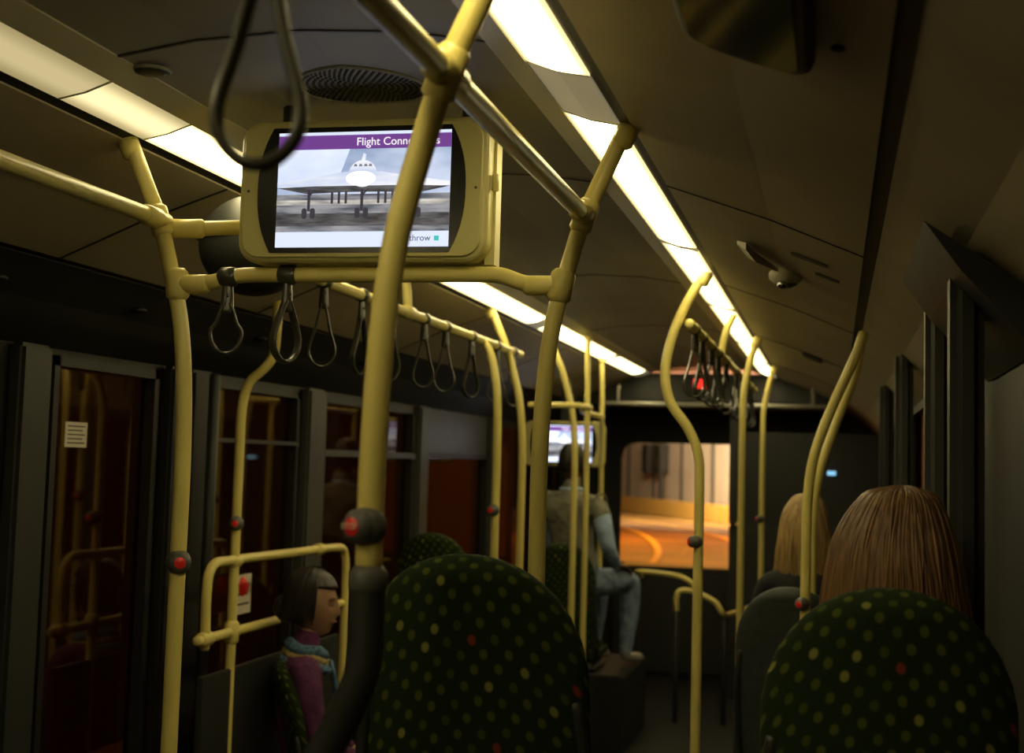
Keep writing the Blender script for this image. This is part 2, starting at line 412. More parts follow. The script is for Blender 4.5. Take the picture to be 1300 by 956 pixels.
def bell(parent, p, out, r=0.03, big=False):
    e = bpy.data.objects.new('stop_bell', None); link(e, parent)
    e.location = p
    o = Vector(out).normalized()
    e.rotation_mode = 'QUATERNION'; e.rotation_quaternion = o.to_track_quat('Z', 'Y')
    ell('housing', (0, 0, 0.0), (r*0.95, r*0.95, r*0.95), M_grey, e, sub=3)
    tube('collar', [(0, 0, 0.0), (0, 0, r*0.80)], [r*0.86, r*0.78], M_grey, e, smooth=1, res=24)
    tube('button', [(0, 0, r*0.7), (0, 0, r*0.92)], [r*0.60, r*0.58], M_red, e, smooth=1, res=24)
    if big:
        t = text('stop_lettering', 'STOP', 0.011, (0, 0, r*1.25), M_white, e, rot=(0, 0, 0))
    return e

BOW = [(0.54, 2.33), (0.50, 2.24), (0.46, 2.15), (0.43, 2.05), (0.402, 1.94), (0.387, 1.82), (0.38, 1.65), (0.38, 1.4)]
def pole(path, y, s, zbot, name='grab_pole', r=0.0172, end=True, shift=0.0):
    pts = [(s*x+shift, y, z) for x, z in path]
    pts.append((pts[-1][0], y, zbot+0.003))
    o = tube(name, pts, r, M_yel, None, res=18, smooth=8)
    if path[0][1] > 2.2:
        collar('ceiling_socket', (pts[0][0], y, pts[0][2]-0.015), (s*0.04, 0, 0.09), o, 0.022, 0.04)
    if end: collar('floor_flange', (pts[-1][0], y, zbot+0.012), (0, 0, 1), o, 0.04, 0.014)
    return o

p = tube('grab_pole', [(x, 1.73, z) for x, z in BOW[:-1]]+[(0.38, 1.73, 1.51)], 0.0172, M_yel, None, res=20, smooth=8)
collar('ceiling_socket', (0.545, 1.73, 2.315), (0.04, 0, 0.09), p, 0.023, 0.05)
tube('grey_sleeve', [(0.38, 1.73, 1.500), (0.38, 1.73, 1.45), (0.38, 1.73, 1.41), (0.374, 1.73, 1.375), (0.350, 1.735, 1.32), (0.318, 1.74, 1.26), (0.298, 1.75, 1.2), (0.29, 1.75, 1.0), (0.29, 1.75, RF+0.003)],
     [.0225, .0225, .0225, .0225, .023, .0235, .0235, .0235, .0235], M_dgrey, p, res=20)
collar('sleeve_ring', (0.38, 1.73, 1.498), (0, 0, 1), p, 0.0245, 0.02, M_grey)
bell(p, (0.378, 1.722, 1.566), (-0.40, -1, 0.0), 0.027, True)
collar('junction_clamp', (0.46, 1.73, 2.15), (0.035, 0, 0.1), p, 0.023, 0.06)
rr = tube('handrail', [(0.46, -0.6, 2.15), (0.46, 2.79, 2.15)], 0.0172, M_yel, None, smooth=1, res=18)
collar('clamp', (0.46, 1.73, 2.15), (0, 1, 0), rr, 0.022, 0.09)
collar('clamp', (0.46, 2.74, 2.15), (0, 1, 0), rr, 0.022, 0.05)
lr = tube('handrail', [(-0.46, -0.6, 2.15), (-0.46, 2.79, 2.15)], 0.0172, M_yel, None, smooth=1, res=18)
collar('clamp', (-0.46, 2.72, 2.15), (0, 1, 0), lr, 0.022, 0.05)
lr2 = tube('handrail', [(-0.50, 3.45, 2.32), (-0.47, 3.46, 2.2), (-0.46, 3.55, 2.155), (-0.46, 3.7, 2.15), (-0.46, 6.35, 2.15)], 0.0172, M_yel, None, res=16)
for y in (4.58,):
    tube('ceiling_dropper', [(-0.46, y, 2.15), (-0.47, y, 2.24), (-0.50, y, 2.33)], 0.0165, M_yel, lr2, res=14)
    collar('clamp', (-0.46, y, 2.15), (0, 1, 0), lr2, 0.023, 0.07)
rr2 = tube('handrail', [(0.46, 4.9, 2.15), (0.46, 9.0, 2.15)], 0.0172, M_yel, None, smooth=1, res=16)
tube('ceiling_dropper', [(0.46, 6.3, 2.15), (0.475, 6.3, 2.24), (0.51, 6.3, 2.33)], 0.0165, M_yel, rr2, res=14)
p = pole(BOW, 2.78, 1, RF)
collar('junction_clamp', (0.46, 2.78, 2.15), (0.035, 0, 0.1), p, 0.023, 0.055)
p2 = pole(BOW, 2.78, -1, RF, shift=-0.01)
collar('junction_clamp', (-0.47, 2.78, 2.15), (-0.035, 0, 0.1), p2, 0.023, 0.055)
bell(p2, (-0.386, 2.775, 1.425), (0.5, -0.8, 0), 0.028)
cb = tube('tv_crossbar', [(-0.418, 2.78, 2.012), (-0.34, 2.78, 2.018), (-0.29, 2.78, 2.030), (-0.2, 2.78, 2.032), (0, 2.78, 2.032), (0.24, 2.78, 2.032), (0.29, 2.78, 2.03), (0.34, 2.78, 2.014), (0.415, 2.78, 2.008)],
          0.0165, M_yel, None, res=16)
collar('end_clamp', (-0.422, 2.78, 2.012), (0.1, 0, -1), cb, 0.025, 0.05); collar('end_clamp', (0.415, 2.78, 2.008), (-0.2, 0, -1), cb, 0.025, 0.05)
collar('end_sleeve', (-0.385, 2.78, 2.013), (1, 0, 0), cb, 0.0205, 0.06); collar('end_sleeve', (0.375, 2.78, 2.009), (1, 0, 0), cb, 0.0205, 0.06)
tube('tv_side_arm', [(-0.47, 2.80, 2.135), (-0.36, 2.82, 2.14), (-0.25, 2.84, 2.145)], 0.0165, M_yel, cb, res=16)
collar('arm_sleeve', (-0.42, 2.805, 2.137), (1, 0.1, 0), cb, 0.021, 0.07)
collar('tv_mount_post', (-0.2, 2.82, 2.25), (0, 0, 1), cb, 0.012, 0.30, M_dgrey)
collar('tv_mount_post', (0.2, 2.82, 2.25), (0, 0, 1), cb, 0.012, 0.30, M_dgrey)

RB = [(0.505, 2.33), (0.44, 2.22), (0.392, 2.10), (0.372, 1.98), (0.392, 1.88), (0.455, 1.79), (0.492, 1.70), (0.498, 1.58), (0.498, 1.3)]
p = pole(RB, 4.95, 1, 0.0); bell(p, (0.49, 4.94, 1.40), (-0.9, -0.5, 0), 0.025)
RC = [(0.575, 2.29), (0.54, 2.15), (0.517, 2.02), (0.513, 1.85), (0.513, 1.5)]
pole(RC, 7.0, 1, 0.0)
p = pole(RC, 9.0, 1, 0.0); bell(p, (0.505, 8.99, 1.35), (-0.9, -0.5, 0), 0.025)
LB = [(0.46, 2.15), (0.425, 2.10), (0.40, 2.0), (0.388, 1.88), (0.385, 1.7), (0.385, 1.4)]
p = pole(LB, 5.62, -1, 0.0); bell(p, (-0.39, 5.605, 1.46), (-0.2, -1, 0), 0.026)
pole(BOW, 6.08, -1, 0.0)
pole(BOW, 7.37, -1, 0.0)
pole([(0.39, 2.38), (0.385, 2.1), (0.38, 1.5)], 7.74, -1, 0.0, r=0.016)
pole([(0.50, 2.34), (0.49, 2.1), (0.485, 1.5)], 8.9, -1, 0.0, r=0.016)
t = tube('handrail', [(-0.62, 7.3, 1.96), (-0.39, 7.37, 1.965), (-0.36, 7.45, 1.965), (-0.35, 7.6, 1.965), (-0.37, 7.74, 1.965), (-0.45, 7.95, 1.96), (-0.485, 8.9, 1.96)], 0.016, M_yel, None, res=14)
tube('seat_grab_pole', [(1.045, 4.9, 2.12), (1.02, 4.9, 2.045), (0.94, 4.9, 1.86), (0.885, 4.9, 1.70), (0.866, 4.9, 1.55), (0.862, 4.9, 1.35), (0.86, 4.9, 0.29)], 0.017, M_yel, None, res=16)
bell(bpy.data.objects['seat_grab_pole'], (0.853, 4.888, 1.21), (-0.5, -1, 0), 0.025)
tube('seat_grab_pole', [(1.045, 5.55, 2.12), (1.023, 5.55, 2.02), (0.955, 5.55, 1.83), (0.90, 5.55, 1.66), (0.876, 5.55, 1.5), (0.872, 5.55, 1.3), (0.87, 5.55, 0.29)], 0.017, M_yel, None, res=16)
bx = -1.05; by = 4.58
bp_ = tube('door_barrier_rail', [(-0.93, by, 2.185), (-0.932, by, 2.08), (-0.94, by, 2.0), (-0.97, by, 1.955), (-1.02, by, 1.91), (-1.045, by, 1.84), (-1.05, by, 1.7), (-1.05, by, 0.003)], 0.0165, M_yel, None, res=16)
bell(bp_, (-1.045, by-.012, 1.42), (0.3, -1, 0), 0.027)
tube('loop', [(bx, 4.37, 1.02), (bx, 4.37, 1.24), (bx, 4.41, 1.288), (bx, 4.5, 1.295), (bx, 5.1, 1.29), (bx, 5.6, 1.285), (bx+.005, 5.68, 1.27), (bx+.01, 5.7, 1.2), (bx+.01, 5.7, 0.9), (bx+.01, 5.7, 0.003)], 0.0165, M_yel, bp_, res=14)
tube('lower_rail', [(bx, 4.31, 1.05), (bx, 5.2, 1.05), (bx, 5.7, 1.05)], 0.0165, M_yel, bp_, res=14, smooth=1)
collar('clamp', (bx, by, 1.05), (0, 0, 1), bp_, 0.025, 0.06); collar('clamp', (bx, 4.37, 1.05), (0, 1, 0), bp_, 0.024, 0.06)
collar('clamp', (bx, by, 1.29), (0, 1, 0), bp_, 0.022, 0.05); collar('clamp', (bx, 5.4, 1.288), (0, 1, 0), bp_, 0.023, 0.05)
box('barrier_panel', (bx-0.01, 4.34, 0.2), (bx+0.01, 5.65, 0.93), M_dgrey, bp_, 0.004)
M_lbar = mat('satin_bar', (0.28, 0.27, 0.22), 0.35, nscale=5, namt=0.05)
fb = tube('front_crossbar', [(-0.72, 10.3, 2.11), (0.90, 10.3, 2.11)], 0.017, M_lbar, None, res=14, smooth=1)
for x in (-0.6, 0.25, 0.8): tube('hanger', [(x, 10.3, 2.11), (x, 10.3, 2.2), (x*0.99, 10.3, 2.24)], 0.012, M_lbar, fb, res=10, smooth=1)
g1 = tube('front_guard_rail', [(-0.44, 10.6, 0.84), (-0.42, 10.2, 0.90), (-0.38, 10.0, 0.92), (-0.25, 9.97, 0.92), (-0.08, 9.95, 0.90), (0.0, 9.93, 0.86), (0.03, 9.92, 0.80)], 0.018, M_yel, None, res=14)
for x, y, z in ((-0.42, 10.25, .89), (0.03, 9.92, .80)): tube('post', [(x, y, z), (x, y, 0.003)], 0.018, M_dgrey, g1, smooth=1)
g1 = tube('front_guard_rail', [(-0.05, 9.42, 0.72), (-0.05, 9.4, 0.80), (-0.03, 9.4, 0.85), (0.06, 9.4, 0.85), (0.2, 9.4, 0.79), (0.25, 9.4, 0.72), (0.27, 9.5, 0.70), (0.40, 10.2, 0.70)], 0.018, M_yel, None, res=14)
for x, y, z in ((-0.05, 9.42, .72), (0.26, 9.45, .71)): tube('post', [(x, y, z), (x, y, 0.003)], 0.018, M_dgrey, g1, smooth=1)

# ------------------------------------------------------------------ straps
def strap(x, y, ztop, rot, L_=0.225, wd=0.036, rail_r=0.0172, along='Y', th=(0.011, 0.0042)):
    e = empty('hanging_strap', (x, y, ztop), 0)
    ax = (0, 1, 0) if along == 'Y' else (1, 0, 0)
    collar('rail_clamp', (0, 0, 0), ax, e, rail_r+0.004, 0.028, M_strap)
    c, s = math.cos(rot), math.sin(rot)
    def P(u, w, z): return (u*c-w*s, u*s+w*c, z)
    zt = -rail_r-0.003
    gs = []
    gs.append(tube_geo([P(0, 0, zt+0.005), P(0, 0, zt-0.02), P(0, 0, zt-0.055)], [(0.011, 0.006), (0.013, 0.008), (0.015, 0.010)], up=P(1, 0, 0)))
    lp = [(0.005, zt-0.045), (0.012, zt-0.075), (0.6*wd, zt-0.12), (wd, -L_+0.035), (0.93*wd, -L_+0.008), (0.5*wd, -L_-0.012), (0, -L_-0.018)]
    if L_ < 0.18: lp = [(0.005, zt-0.035), (0.014, zt-0.055), (0.7*wd, zt-0.08), (wd, -L_+0.03), (0.93*wd, -L_+0.008), (0.5*wd, -L_-0.012), (0, -L_-0.018)]
    full = [P(u, 0, z) for u, z in lp]+[P(-u, 0, z) for u, z in lp[-2::-1]]
    gs.append(tube_geo(full, th, closed=False, up=P(0, 1, 0), res=10, smooth=5))
    merge('loop', gs, M_strap, e)
    tube('stud', [P(0, -0.008, zt-0.02), P(0, -0.011, zt-0.02)], 0.004, M_grey, e, smooth=1, res=10)
    return e
strap(0.46, 1.14, 2.15, 0.15, L_=0.228, wd=0.037, th=(0.010, 0.0062))
strap(0.46, 0.55, 2.15, 0.5)
strap(-0.305, 2.78, 2.028, 0.45, L_=0.145, along='X', wd=0.032)
strap(-0.17, 2.78, 2.032, 1.15, L_=0.165, along='X')
for y, a in ((3.77, .4), (4.10, 1.2), (4.39, .9), (4.78, .5), (5.06, .3), (5.45, .9), (5.88, .4), (6.2, .8)):
    strap(-0.46, y, 2.15, a)
for y, a in ((5.1, .3), (5.4, .9), (5.8, .5), (6.15, 1.0), (6.6, .5), (7.3, .8), (7.7, .3), (8.2, .6), (8.6, .9)):
    strap(0.46, y, 2.15, a)

# ------------------------------------------------------------------ TV
M_scrblack = mat('screen_bezel_black', (0.006, 0.006, 0.007), 0.25)
def tv(x, y, z, name='information_screen', hinge=True, g=1.0):
    M_pur = emis('screen_purple', (0.15, 0.045, 0.25), 1.1*g)
    M_scrw = emis_noise('screen_white', (0.62, 0.70, 0.92), (0.85, 0.90, 1.0), 1.1*g, (5, 5, 12))
    M_foot = emis('screen_footer_white', (0.70, 0.77, 0.95), 1.1*g)
    M_wing = emis_noise('screen_wing', (0.56, 0.63, 0.80), (0.90, 0.90, 0.92), 1.1*g, (6, 6, 40))
    M_scrsky = emis_noise('screen_sky', (0.30, 0.39, 0.58), (0.66, 0.74, 0.92), 1.0*g, (6, 6, 14))
    M_glare = emis('screen_glare', (1, 0.94, 0.78), 1.7*g)
    M_scrd = emis_noise('screen_dark', (0.035, 0.035, 0.04), (0.13, 0.125, 0.13), 1.0*g, (20, 20, 120))
    M_scrm = emis_noise('screen_mid', (0.09, 0.10, 0.13), (0.34, 0.34, 0.36), 1.0*g, (14, 14, 90))
    M_scrh = emis_noise('screen_haze', (0.30, 0.29, 0.28), (0.72, 0.68, 0.60), 1.0*g, (18, 18, 90))
    M_scrt = emis('screen_text', (0.92, 0.86, 0.95), 1.2*g)
    M_scri = emis('screen_ink', (0.04, 0.035, 0.05), 1.0)
    M_scrg = emis('screen_teal', (0.05, 0.55, 0.50), 1.0*g)
    e = empty(name, (x, y, z))
    plate('case', rrect(0.538, 0.300, 0.045), -0.045, 0.05, M_tvy, e, bevel=0.012)
    plate('case_front_rim', rrect(0.515, 0.280, 0.04), -0.051, -0.044, M_tvy, e, bevel=0.003)
    plate('bezel', barrel(0.385, 0.448, 0.262), -0.053, -0.045, M_scrblack, e)
    ox = 0.006
    def q(n, o, m, d): plate(n, o, -0.0535-d*0.0005, -0.053-d*0.0005+0.0001, m, e, off=(ox, 0))
    def R(a, b, c, d): return [(a, c), (b, c), (b, d), (a, d)]
    q('picture', R(-.186, .186, -.120, .120), M_scrsky, 0)
    q('top_edge', R(-.186, .186, .113, .120), M_foot, 1)
    q('header_band', R(-.186, .186, .084, .114), M_pur, 1)
    q('left_glow', [(-.186, .012), (-.05, .03), (-.03, .084), (-.186, .084)], M_scrw, 1)
    q('tarmac', R(-.186, .186, -.090, -.010), M_scrm, 1)
    q('tarmac_dark', R(-.186, .186, -.076, -.050), M_scrd, 2)
    q('haze', R(-.186, .186, -.032, -.022), M_scrh, 3)
    q('footer', R(-.186, .186, -.120, -.088), M_foot, 2)
    q('wing', [(-.186, .006), (-.186, .016), (-.14, .021), (-.04, .036), (.04, .036), (.14, .020), (.186, .014), (.186, .006), (.10, -.001), (-.10, -.001)], M_wing, 2)
    q('wing_shadow', [(-.186, .004), (-.10, .007), (.10, .007), (.186, .004), (.12, -.009), (.04, -.006), (-.04, -.006), (-.12, -.009)], M_scrd, 3)
    q('tail_fin', [(-.004, .06), (.004, .06), (.006, .072), (.0, .075)], M_wing, 3)
    cir = [(0.030*math.cos(a), 0.032+0.028*math.sin(a)) for a in [2*math.pi*i/28 for i in range(28)]]
    q('fuselage', cir, M_wing, 4)
    for wx in (-.020, -.009, .002, .012): q('cockpit_window', [(wx, .047), (wx+.008, .047), (wx+.006, .052), (wx+.002, .052)], M_scrm, 5)
    cg = [(0.032*math.cos(a)-.004, 0.022+0.015*math.sin(a)) for a in [2*math.pi*i/28 for i in range(28)]]
    q('glare', cg, M_glare, 5)
    for gx in (-.115, 0.0, .112):
        q('gear_leg', R(gx-.003, gx+.003, -.045, .0), M_scri, 5)
        q('gear_strut', [(gx, -.01), (gx+.012, .0), (gx+.014, .0), (gx+.001, -.016)], M_scri, 5)
        for k in (-.014, .004): plate('wheel', rrect(.011, .022, .005), -.0565, -.0560, M_scri, e, off=(gx+k+.005+ox, -.050))
    for gx in (-.065, -.05, -.035, .035, .05, .065): q('gear_door', R(gx-.002, gx+.003, -.030, -.006), M_scri, 5)
    text('header_text', 'Flight Connections', 0.0235, (0.080, -0.0572, 0.0975), M_scrt, e)
    text('footer_text', 'Heathrow', 0.018, (0.118, -0.0572, -0.103), M_scri, e)
    q('footer_mark', R(.156, .166, -.108, -.098), M_scrg, 4)
    if hinge:
        plate('side_flange', [(0.255, -0.15), (0.275, -0.15), (0.275, 0.135), (0.255, 0.15)], 0.0, 0.045, M_tvy, e)
        tube('latch', [(0.278, -0.02, 0.03), (0.278, -0.02, 0.0)], 0.008, M_yel, e, smooth=1)
        for vx in (-0.245, 0.245):
            tube('screw', [(vx, -0.052, 0.0), (vx, -0.050, 0.0)], 0.003, M_grey, e, smooth=1)
    return e
tv(0.0, 2.78, 2.202)
t2 = tv(-0.80, 9.3, 1.79, hinge=False, g=1.5)
box('mount_post', (-0.03, 0.0, 0.15), (0.03, 0.04, 0.43), M_dgrey, t2)

# ceiling fittings
DX, DY, DZ = -0.437, 3.22, 2.165
dm = ell('dome_mirror', (DX, DY, DZ), (0.14, 0.12, 0.125), M_dgrey)
tube('mount', [(DX, DY, 2.2), (DX, DY, 2.34)], 0.03, M_dgrey, dm, smooth=1)
tube('rim', [(DX+0.142*math.cos(a), DY+0.122*math.sin(a), DZ+.015) for a in [2*math.pi*i/24 for i in range(24)]], 0.006, M_black, dm, closed=True, smooth=1, res=8)
gs = []
GY = 2.72
for ri in range(1, 11):
    n = ri*6
    for i in range(n):
        a = 2*math.pi*i/n; r = ri*0.0125
        x, y = r*math.cos(a), GY+r*math.sin(a)
        zz = 2.42-0.05*abs(x)
        gs.append(tube_geo([(x, y, zz), (x, y, zz-0.0025)], 0.0034, smooth=1, res=6))
sp = merge('speaker_grille', gs, M_hole, None, False)
tube('rim', [(0.137*math.cos(a), GY+0.137*math.sin(a), 2.418-0.05*abs(0.137*math.cos(a))) for a in [2*math.pi*i/36 for i in range(36)]], 0.004, M_ceilc, sp, closed=True, smooth=1, res=8)
def zpan(x): return 2.325-(abs(x)-0.556)*0.381
z = zpan(0.81)
dc = ell('dome_camera', (0.81, 4.22, z-0.012), (0.042, 0.042, 0.03), M_grey, sub=3)
tube('base', [(0.81, 4.22, z+0.004), (0.81, 4.22, z-0.012)], 0.05, M_chan, dc, smooth=1, res=24)
ell('lens', (0.80, 4.19, z-0.034), (0.016, 0.016, 0.013), M_chrome, dc, sub=3)
meshobj('bracket_arm', [(0.69, 3.86, zpan(.69)-.012), (0.715, 3.84, zpan(.715)-.022), (0.735, 3.98, zpan(.73)-.03), (0.71, 4.0, zpan(.71)-.02), (0.79, 4.14, zpan(.79)-.012), (0.775, 4.16, zpan(.78)-.008),
                        (0.69, 3.86, zpan(.69)-.002), (0.715, 3.84, zpan(.715)-.002), (0.735, 3.98, zpan(.73)-.002), (0.71, 4.0, zpan(.71)-.002), (0.79, 4.14, zpan(.79)-.002), (0.775, 4.16, zpan(.78)-.002)],
        [(0, 1, 2, 3), (3, 2, 4, 5), (0, 1, 7, 6), (1, 2, 8, 7), (2, 4, 10, 8), (4, 5, 11, 10), (5, 3, 9, 11), (3, 0, 6, 9)], M_chan, dc)
def on_panel(name, x, y, w, l, h, m, r=0.01):
    ang = math.atan(0.381)
    o = plate(name, rrect(w, l, r), 0, h, m, None, bevel=min(0.01, h*0.4))
    o.matrix_world = Matrix.Translation((x, y, zpan(x)+0.002)) @ Matrix.Rotation(ang, 4, 'Y') @ Matrix.Rotation(-math.pi/2, 4, 'X')
    return o
M_mir = mat('dark_mirror', (0.16, 0.14, 0.11), 0.10, metal=0.9)
o = on_panel('ceiling_mirror_panel', 0.845, 1.66, 0.18, 0.42, 0.028, M_black, 0.05)
o2 = plate('mirror_glass', rrect(0.15, 0.38, 0.04), 0.0281, 0.031, M_mir, o)
on_panel('ceiling_vent_slot', 0.84, 7.2, 0.10, 0.25, 0.006, M_black, 0.02)
on_panel('ceiling_label', 0.93, 3.97, 0.07, 0.05, 0.002, M_hole, 0.004)
on_panel('ceiling_label', 0.885, 3.75, 0.10, 0.05, 0.002, M_hole, 0.004)
nz = ell('ceiling_air_nozzle', (-0.335, 2.45, 2.384), (0.035, 0.035, 0.010), M_dgrey, sub=3)
tube('ring', [(-0.335+0.036*math.cos(a), 2.45+0.036*math.sin(a), 2.384) for a in [2*math.pi*i/20 for i in range(20)]], 0.004, M_ceilc, nz, closed=True, smooth=1, res=8)
ell('ceiling_air_nozzle', (0.955, 1.76, zpan(.955)), (0.010, 0.010, 0.005), M_dgrey, sub=3)

def sticker(y, z, w, h, lines, red=False):
    o = box('window_notice', (-W+0.021, y-w/2, z-h/2), (-W+0.023, y+w/2, z+h/2), M_white)
    for i in range(lines):
        zz = z+h/2-(i+1)*h/(lines+1)
        box('text_line', (-W+0.0232, y-w*0.40, zz-h*0.025), (-W+0.0236, y+w*(0.40-0.12*(i % 2)), zz+h*0.025), M_ink, o)
    if red: tube('red_disc', [(-W+0.0236, y, z+h*0.2), (-W+0.025, y, z+h*0.2)], w*0.22, M_red, o, smooth=1, res=20)
sticker(3.87, 1.700, 0.125, 0.075, 5)
sticker(5.16, 1.12, 0.17, 0.15, 3, True)

# ------------------------------------------------------------------ seats
def seat(x, y, fz, top, w=0.19, m=None, H=0.66, rot=0):
    m = m or M_fab
    e = empty('bus_seat', (x, y, fz), rot)
    T = top-fz
    vs = []; fs = []; res = 40
    ts = [0.0006, 0.003, 0.008, 0.016, 0.028, 0.045, 0.07, 0.10, 0.14, 0.18, 0.22, 0.30, 0.40, 0.50, 0.60, H]
    for t in ts:
        a = w*math.sqrt(max(0, 1-(1-min(t, .21)/.21)**2))**0.95
        if t > 0.3: a *= 1+0.06*min(1, (t-0.3)/0.3)
        b = 0.034*min(1, math.sqrt(t/0.03))
        off = 0.14*(t/H)
        for k in range(res):
            an = 2*math.pi*k/res
            cx, sx = math.cos(an), math.sin(an)
            X = math.copysign(abs(cx)**(0.75), cx)*a; Yy = math.copysign(abs(sx)**(0.75), sx)*b
            bulge = 0.02*(1-(X/w)**2) if sx < 0 else -0.0
            vs.append((X, Yy+off+0.022*(X/w)**2-bulge*0.6, T-t))
    n = len(ts)
    for i in range(n-1):
        for k in range(res):
            l = (k+1) % res
            fs.append((i*res+k, i*res+l, (i+1)*res+l, (i+1)*res+k))
    fs.append(tuple(range(res))); fs.append(tuple(range((n-1)*res, n*res)))
    meshobj('back_rest', vs, fs, m, e, True)
    zc = T-H
    box('cushion', (-w*1.04, 0.12, zc-0.04), (w*1.04, 0.56, zc+0.055), M_fab, e, 0.03, 4)
    box('seat_shell', (-w*1.0, 0.12, zc-0.075), (w*1.0, 0.52, zc-0.042), M_grey, e, 0.01)
    tube('back_frame', [(-w*0.9, 0.13, zc-0.05), (-w*0.98, 0.07, zc+0.3), (-w*0.9, 0.05, zc+0.42)], 0.010, M_dgrey, e)
    tube('back_frame', [(w*0.9, 0.13, zc-0.05), (w*0.98, 0.07, zc+0.3), (w*0.9, 0.05, zc+0.42)], 0.010, M_dgrey, e)
    for lx in (-w*0.7, w*0.7):
        tube('leg', [(lx, 0.2, zc-0.06), (lx, 0.2, 0.005)], 0.015, M_dgrey, e, smooth=1); tube('leg', [(lx, 0.46, zc-0.06), (lx, 0.46, 0.005)], 0.015, M_dgrey, e, smooth=1)
    return e
seat(0.366, 2.28, RF, 1.500, w=0.198)
seat(1.035, 2.20, RF, 1.482)
seat(-0.985, 6.8, 0.25, 1.300)
seat(-0.56, 6.9, 0.0, 1.07)
seat(0.80, 5.2, 0.28, 1.24, m=M_shell)
seat(0.84, 5.75, 0.28, 1.18, m=M_shell)
seat(-1.0, 2.2, RF, 1.42)
box('wheel_arch_plinth', (0.62, 4.75, 0.0), (W-.003, 6.7, 0.28), M_floor, None, 0.01)
box('wheel_arch_plinth', (-W+.003, 6.9, 0.0), (-0.76, 7.5, 0.25), M_floor, None, 0.01)
box('wheel_arch_plinth', (-W+.003, 8.2, 0.0), (-0.22, 9.2, 0.45), M_floor, None, 0.01)
seat(-0.585, 8.17, 0.45, 1.20)
seat(-0.96, 4.84, 0.0, 0.93, rot=-1.15)

# ------------------------------------------------------------------ people
def skinned(name, V, E, mats, parent):
    names = list(V)
    me = bpy.data.meshes.new(name)
    me.from_pydata([V[n][:3] for n in names], [(names.index(a), names.index(b)) for a, b, _ in E], [])
    o = bpy.data.objects.new(name, me); COL.objects.link(o)
    sk = o.modifiers.new('skin', 'SKIN'); sk.use_smooth_shade = True
    ss = o.modifiers.new('sub', 'SUBSURF'); ss.levels = 2; ss.render_levels = 2
    lay = me.skin_vertices[0].data
    for i, n in enumerate(names):
        lay[i].radius = (V[n][3], V[n][4]); lay[i].use_root = (i == 0)
    dg = bpy.context.evaluated_depsgraph_get(); dg.update()
    nm = bpy.data.meshes.new_from_object(o.evaluated_get(dg))
    bpy.data.objects.remove(o, do_unlink=True)
    nm.materials.clear()
    for m in mats: nm.materials.append(m)
    segs = [(Vector(V[a][:3]), Vector(V[b][:3]), (V[a][3]+V[b][3])/2, mi) for a, b, mi in E]
    for p in nm.polygons:
        c = p.center; best = 1e9; bi = 0
        for a, b, r, mi in segs:
            ab = b-a; t = max(0, min(1, (c-a).dot(ab)/ab.length_squared))
            d = (c-(a+ab*t)).length/r
            if d < best: best = d; bi = mi
        p.material_index = bi; p.use_smooth = True
    return link(bpy.data.objects.new(name, nm), parent)

def hand(parent, w, d, side, m, nrm=(0, 0, 1)):
    w = Vector(w); d = Vector(d).normalized(); n = Vector(nrm).normalized(); s = d.cross(n).normalized()*side
    gs = [tube_geo([w-d*0.01, w+d*0.02, w+d*0.055, w+d*0.085], [(0.016, 0.024), (0.015, 0.034), (0.014, 0.040), (0.010, 0.037)], up=n, res=14)]
    for i, (off, ln) in enumerate(((-0.028, .070), (-0.009, .078), (0.010, .073), (0.028, .058))):
        b = w+d*0.078+s*off
        pts = [b, b+d*ln*0.45-n*0.006, b+d*ln*0.78-n*0.020, b+d*ln*0.92-n*0.038]
        gs.append(tube_geo(pts, [.0088, .0085, .0075, .006], res=10, up=n, smooth=4))
    b = w+d*0.025-s*0.028
    gs.append(tube_geo([b, b+d*0.025-s*0.022-n*.004, b+d*0.05-s*0.030-n*.010, b+d*0.07-s*0.026-n*.016], [.0125, .011, .0095, .007], res=10, up=n, smooth=4))
    return merge('hand', gs, m, parent)

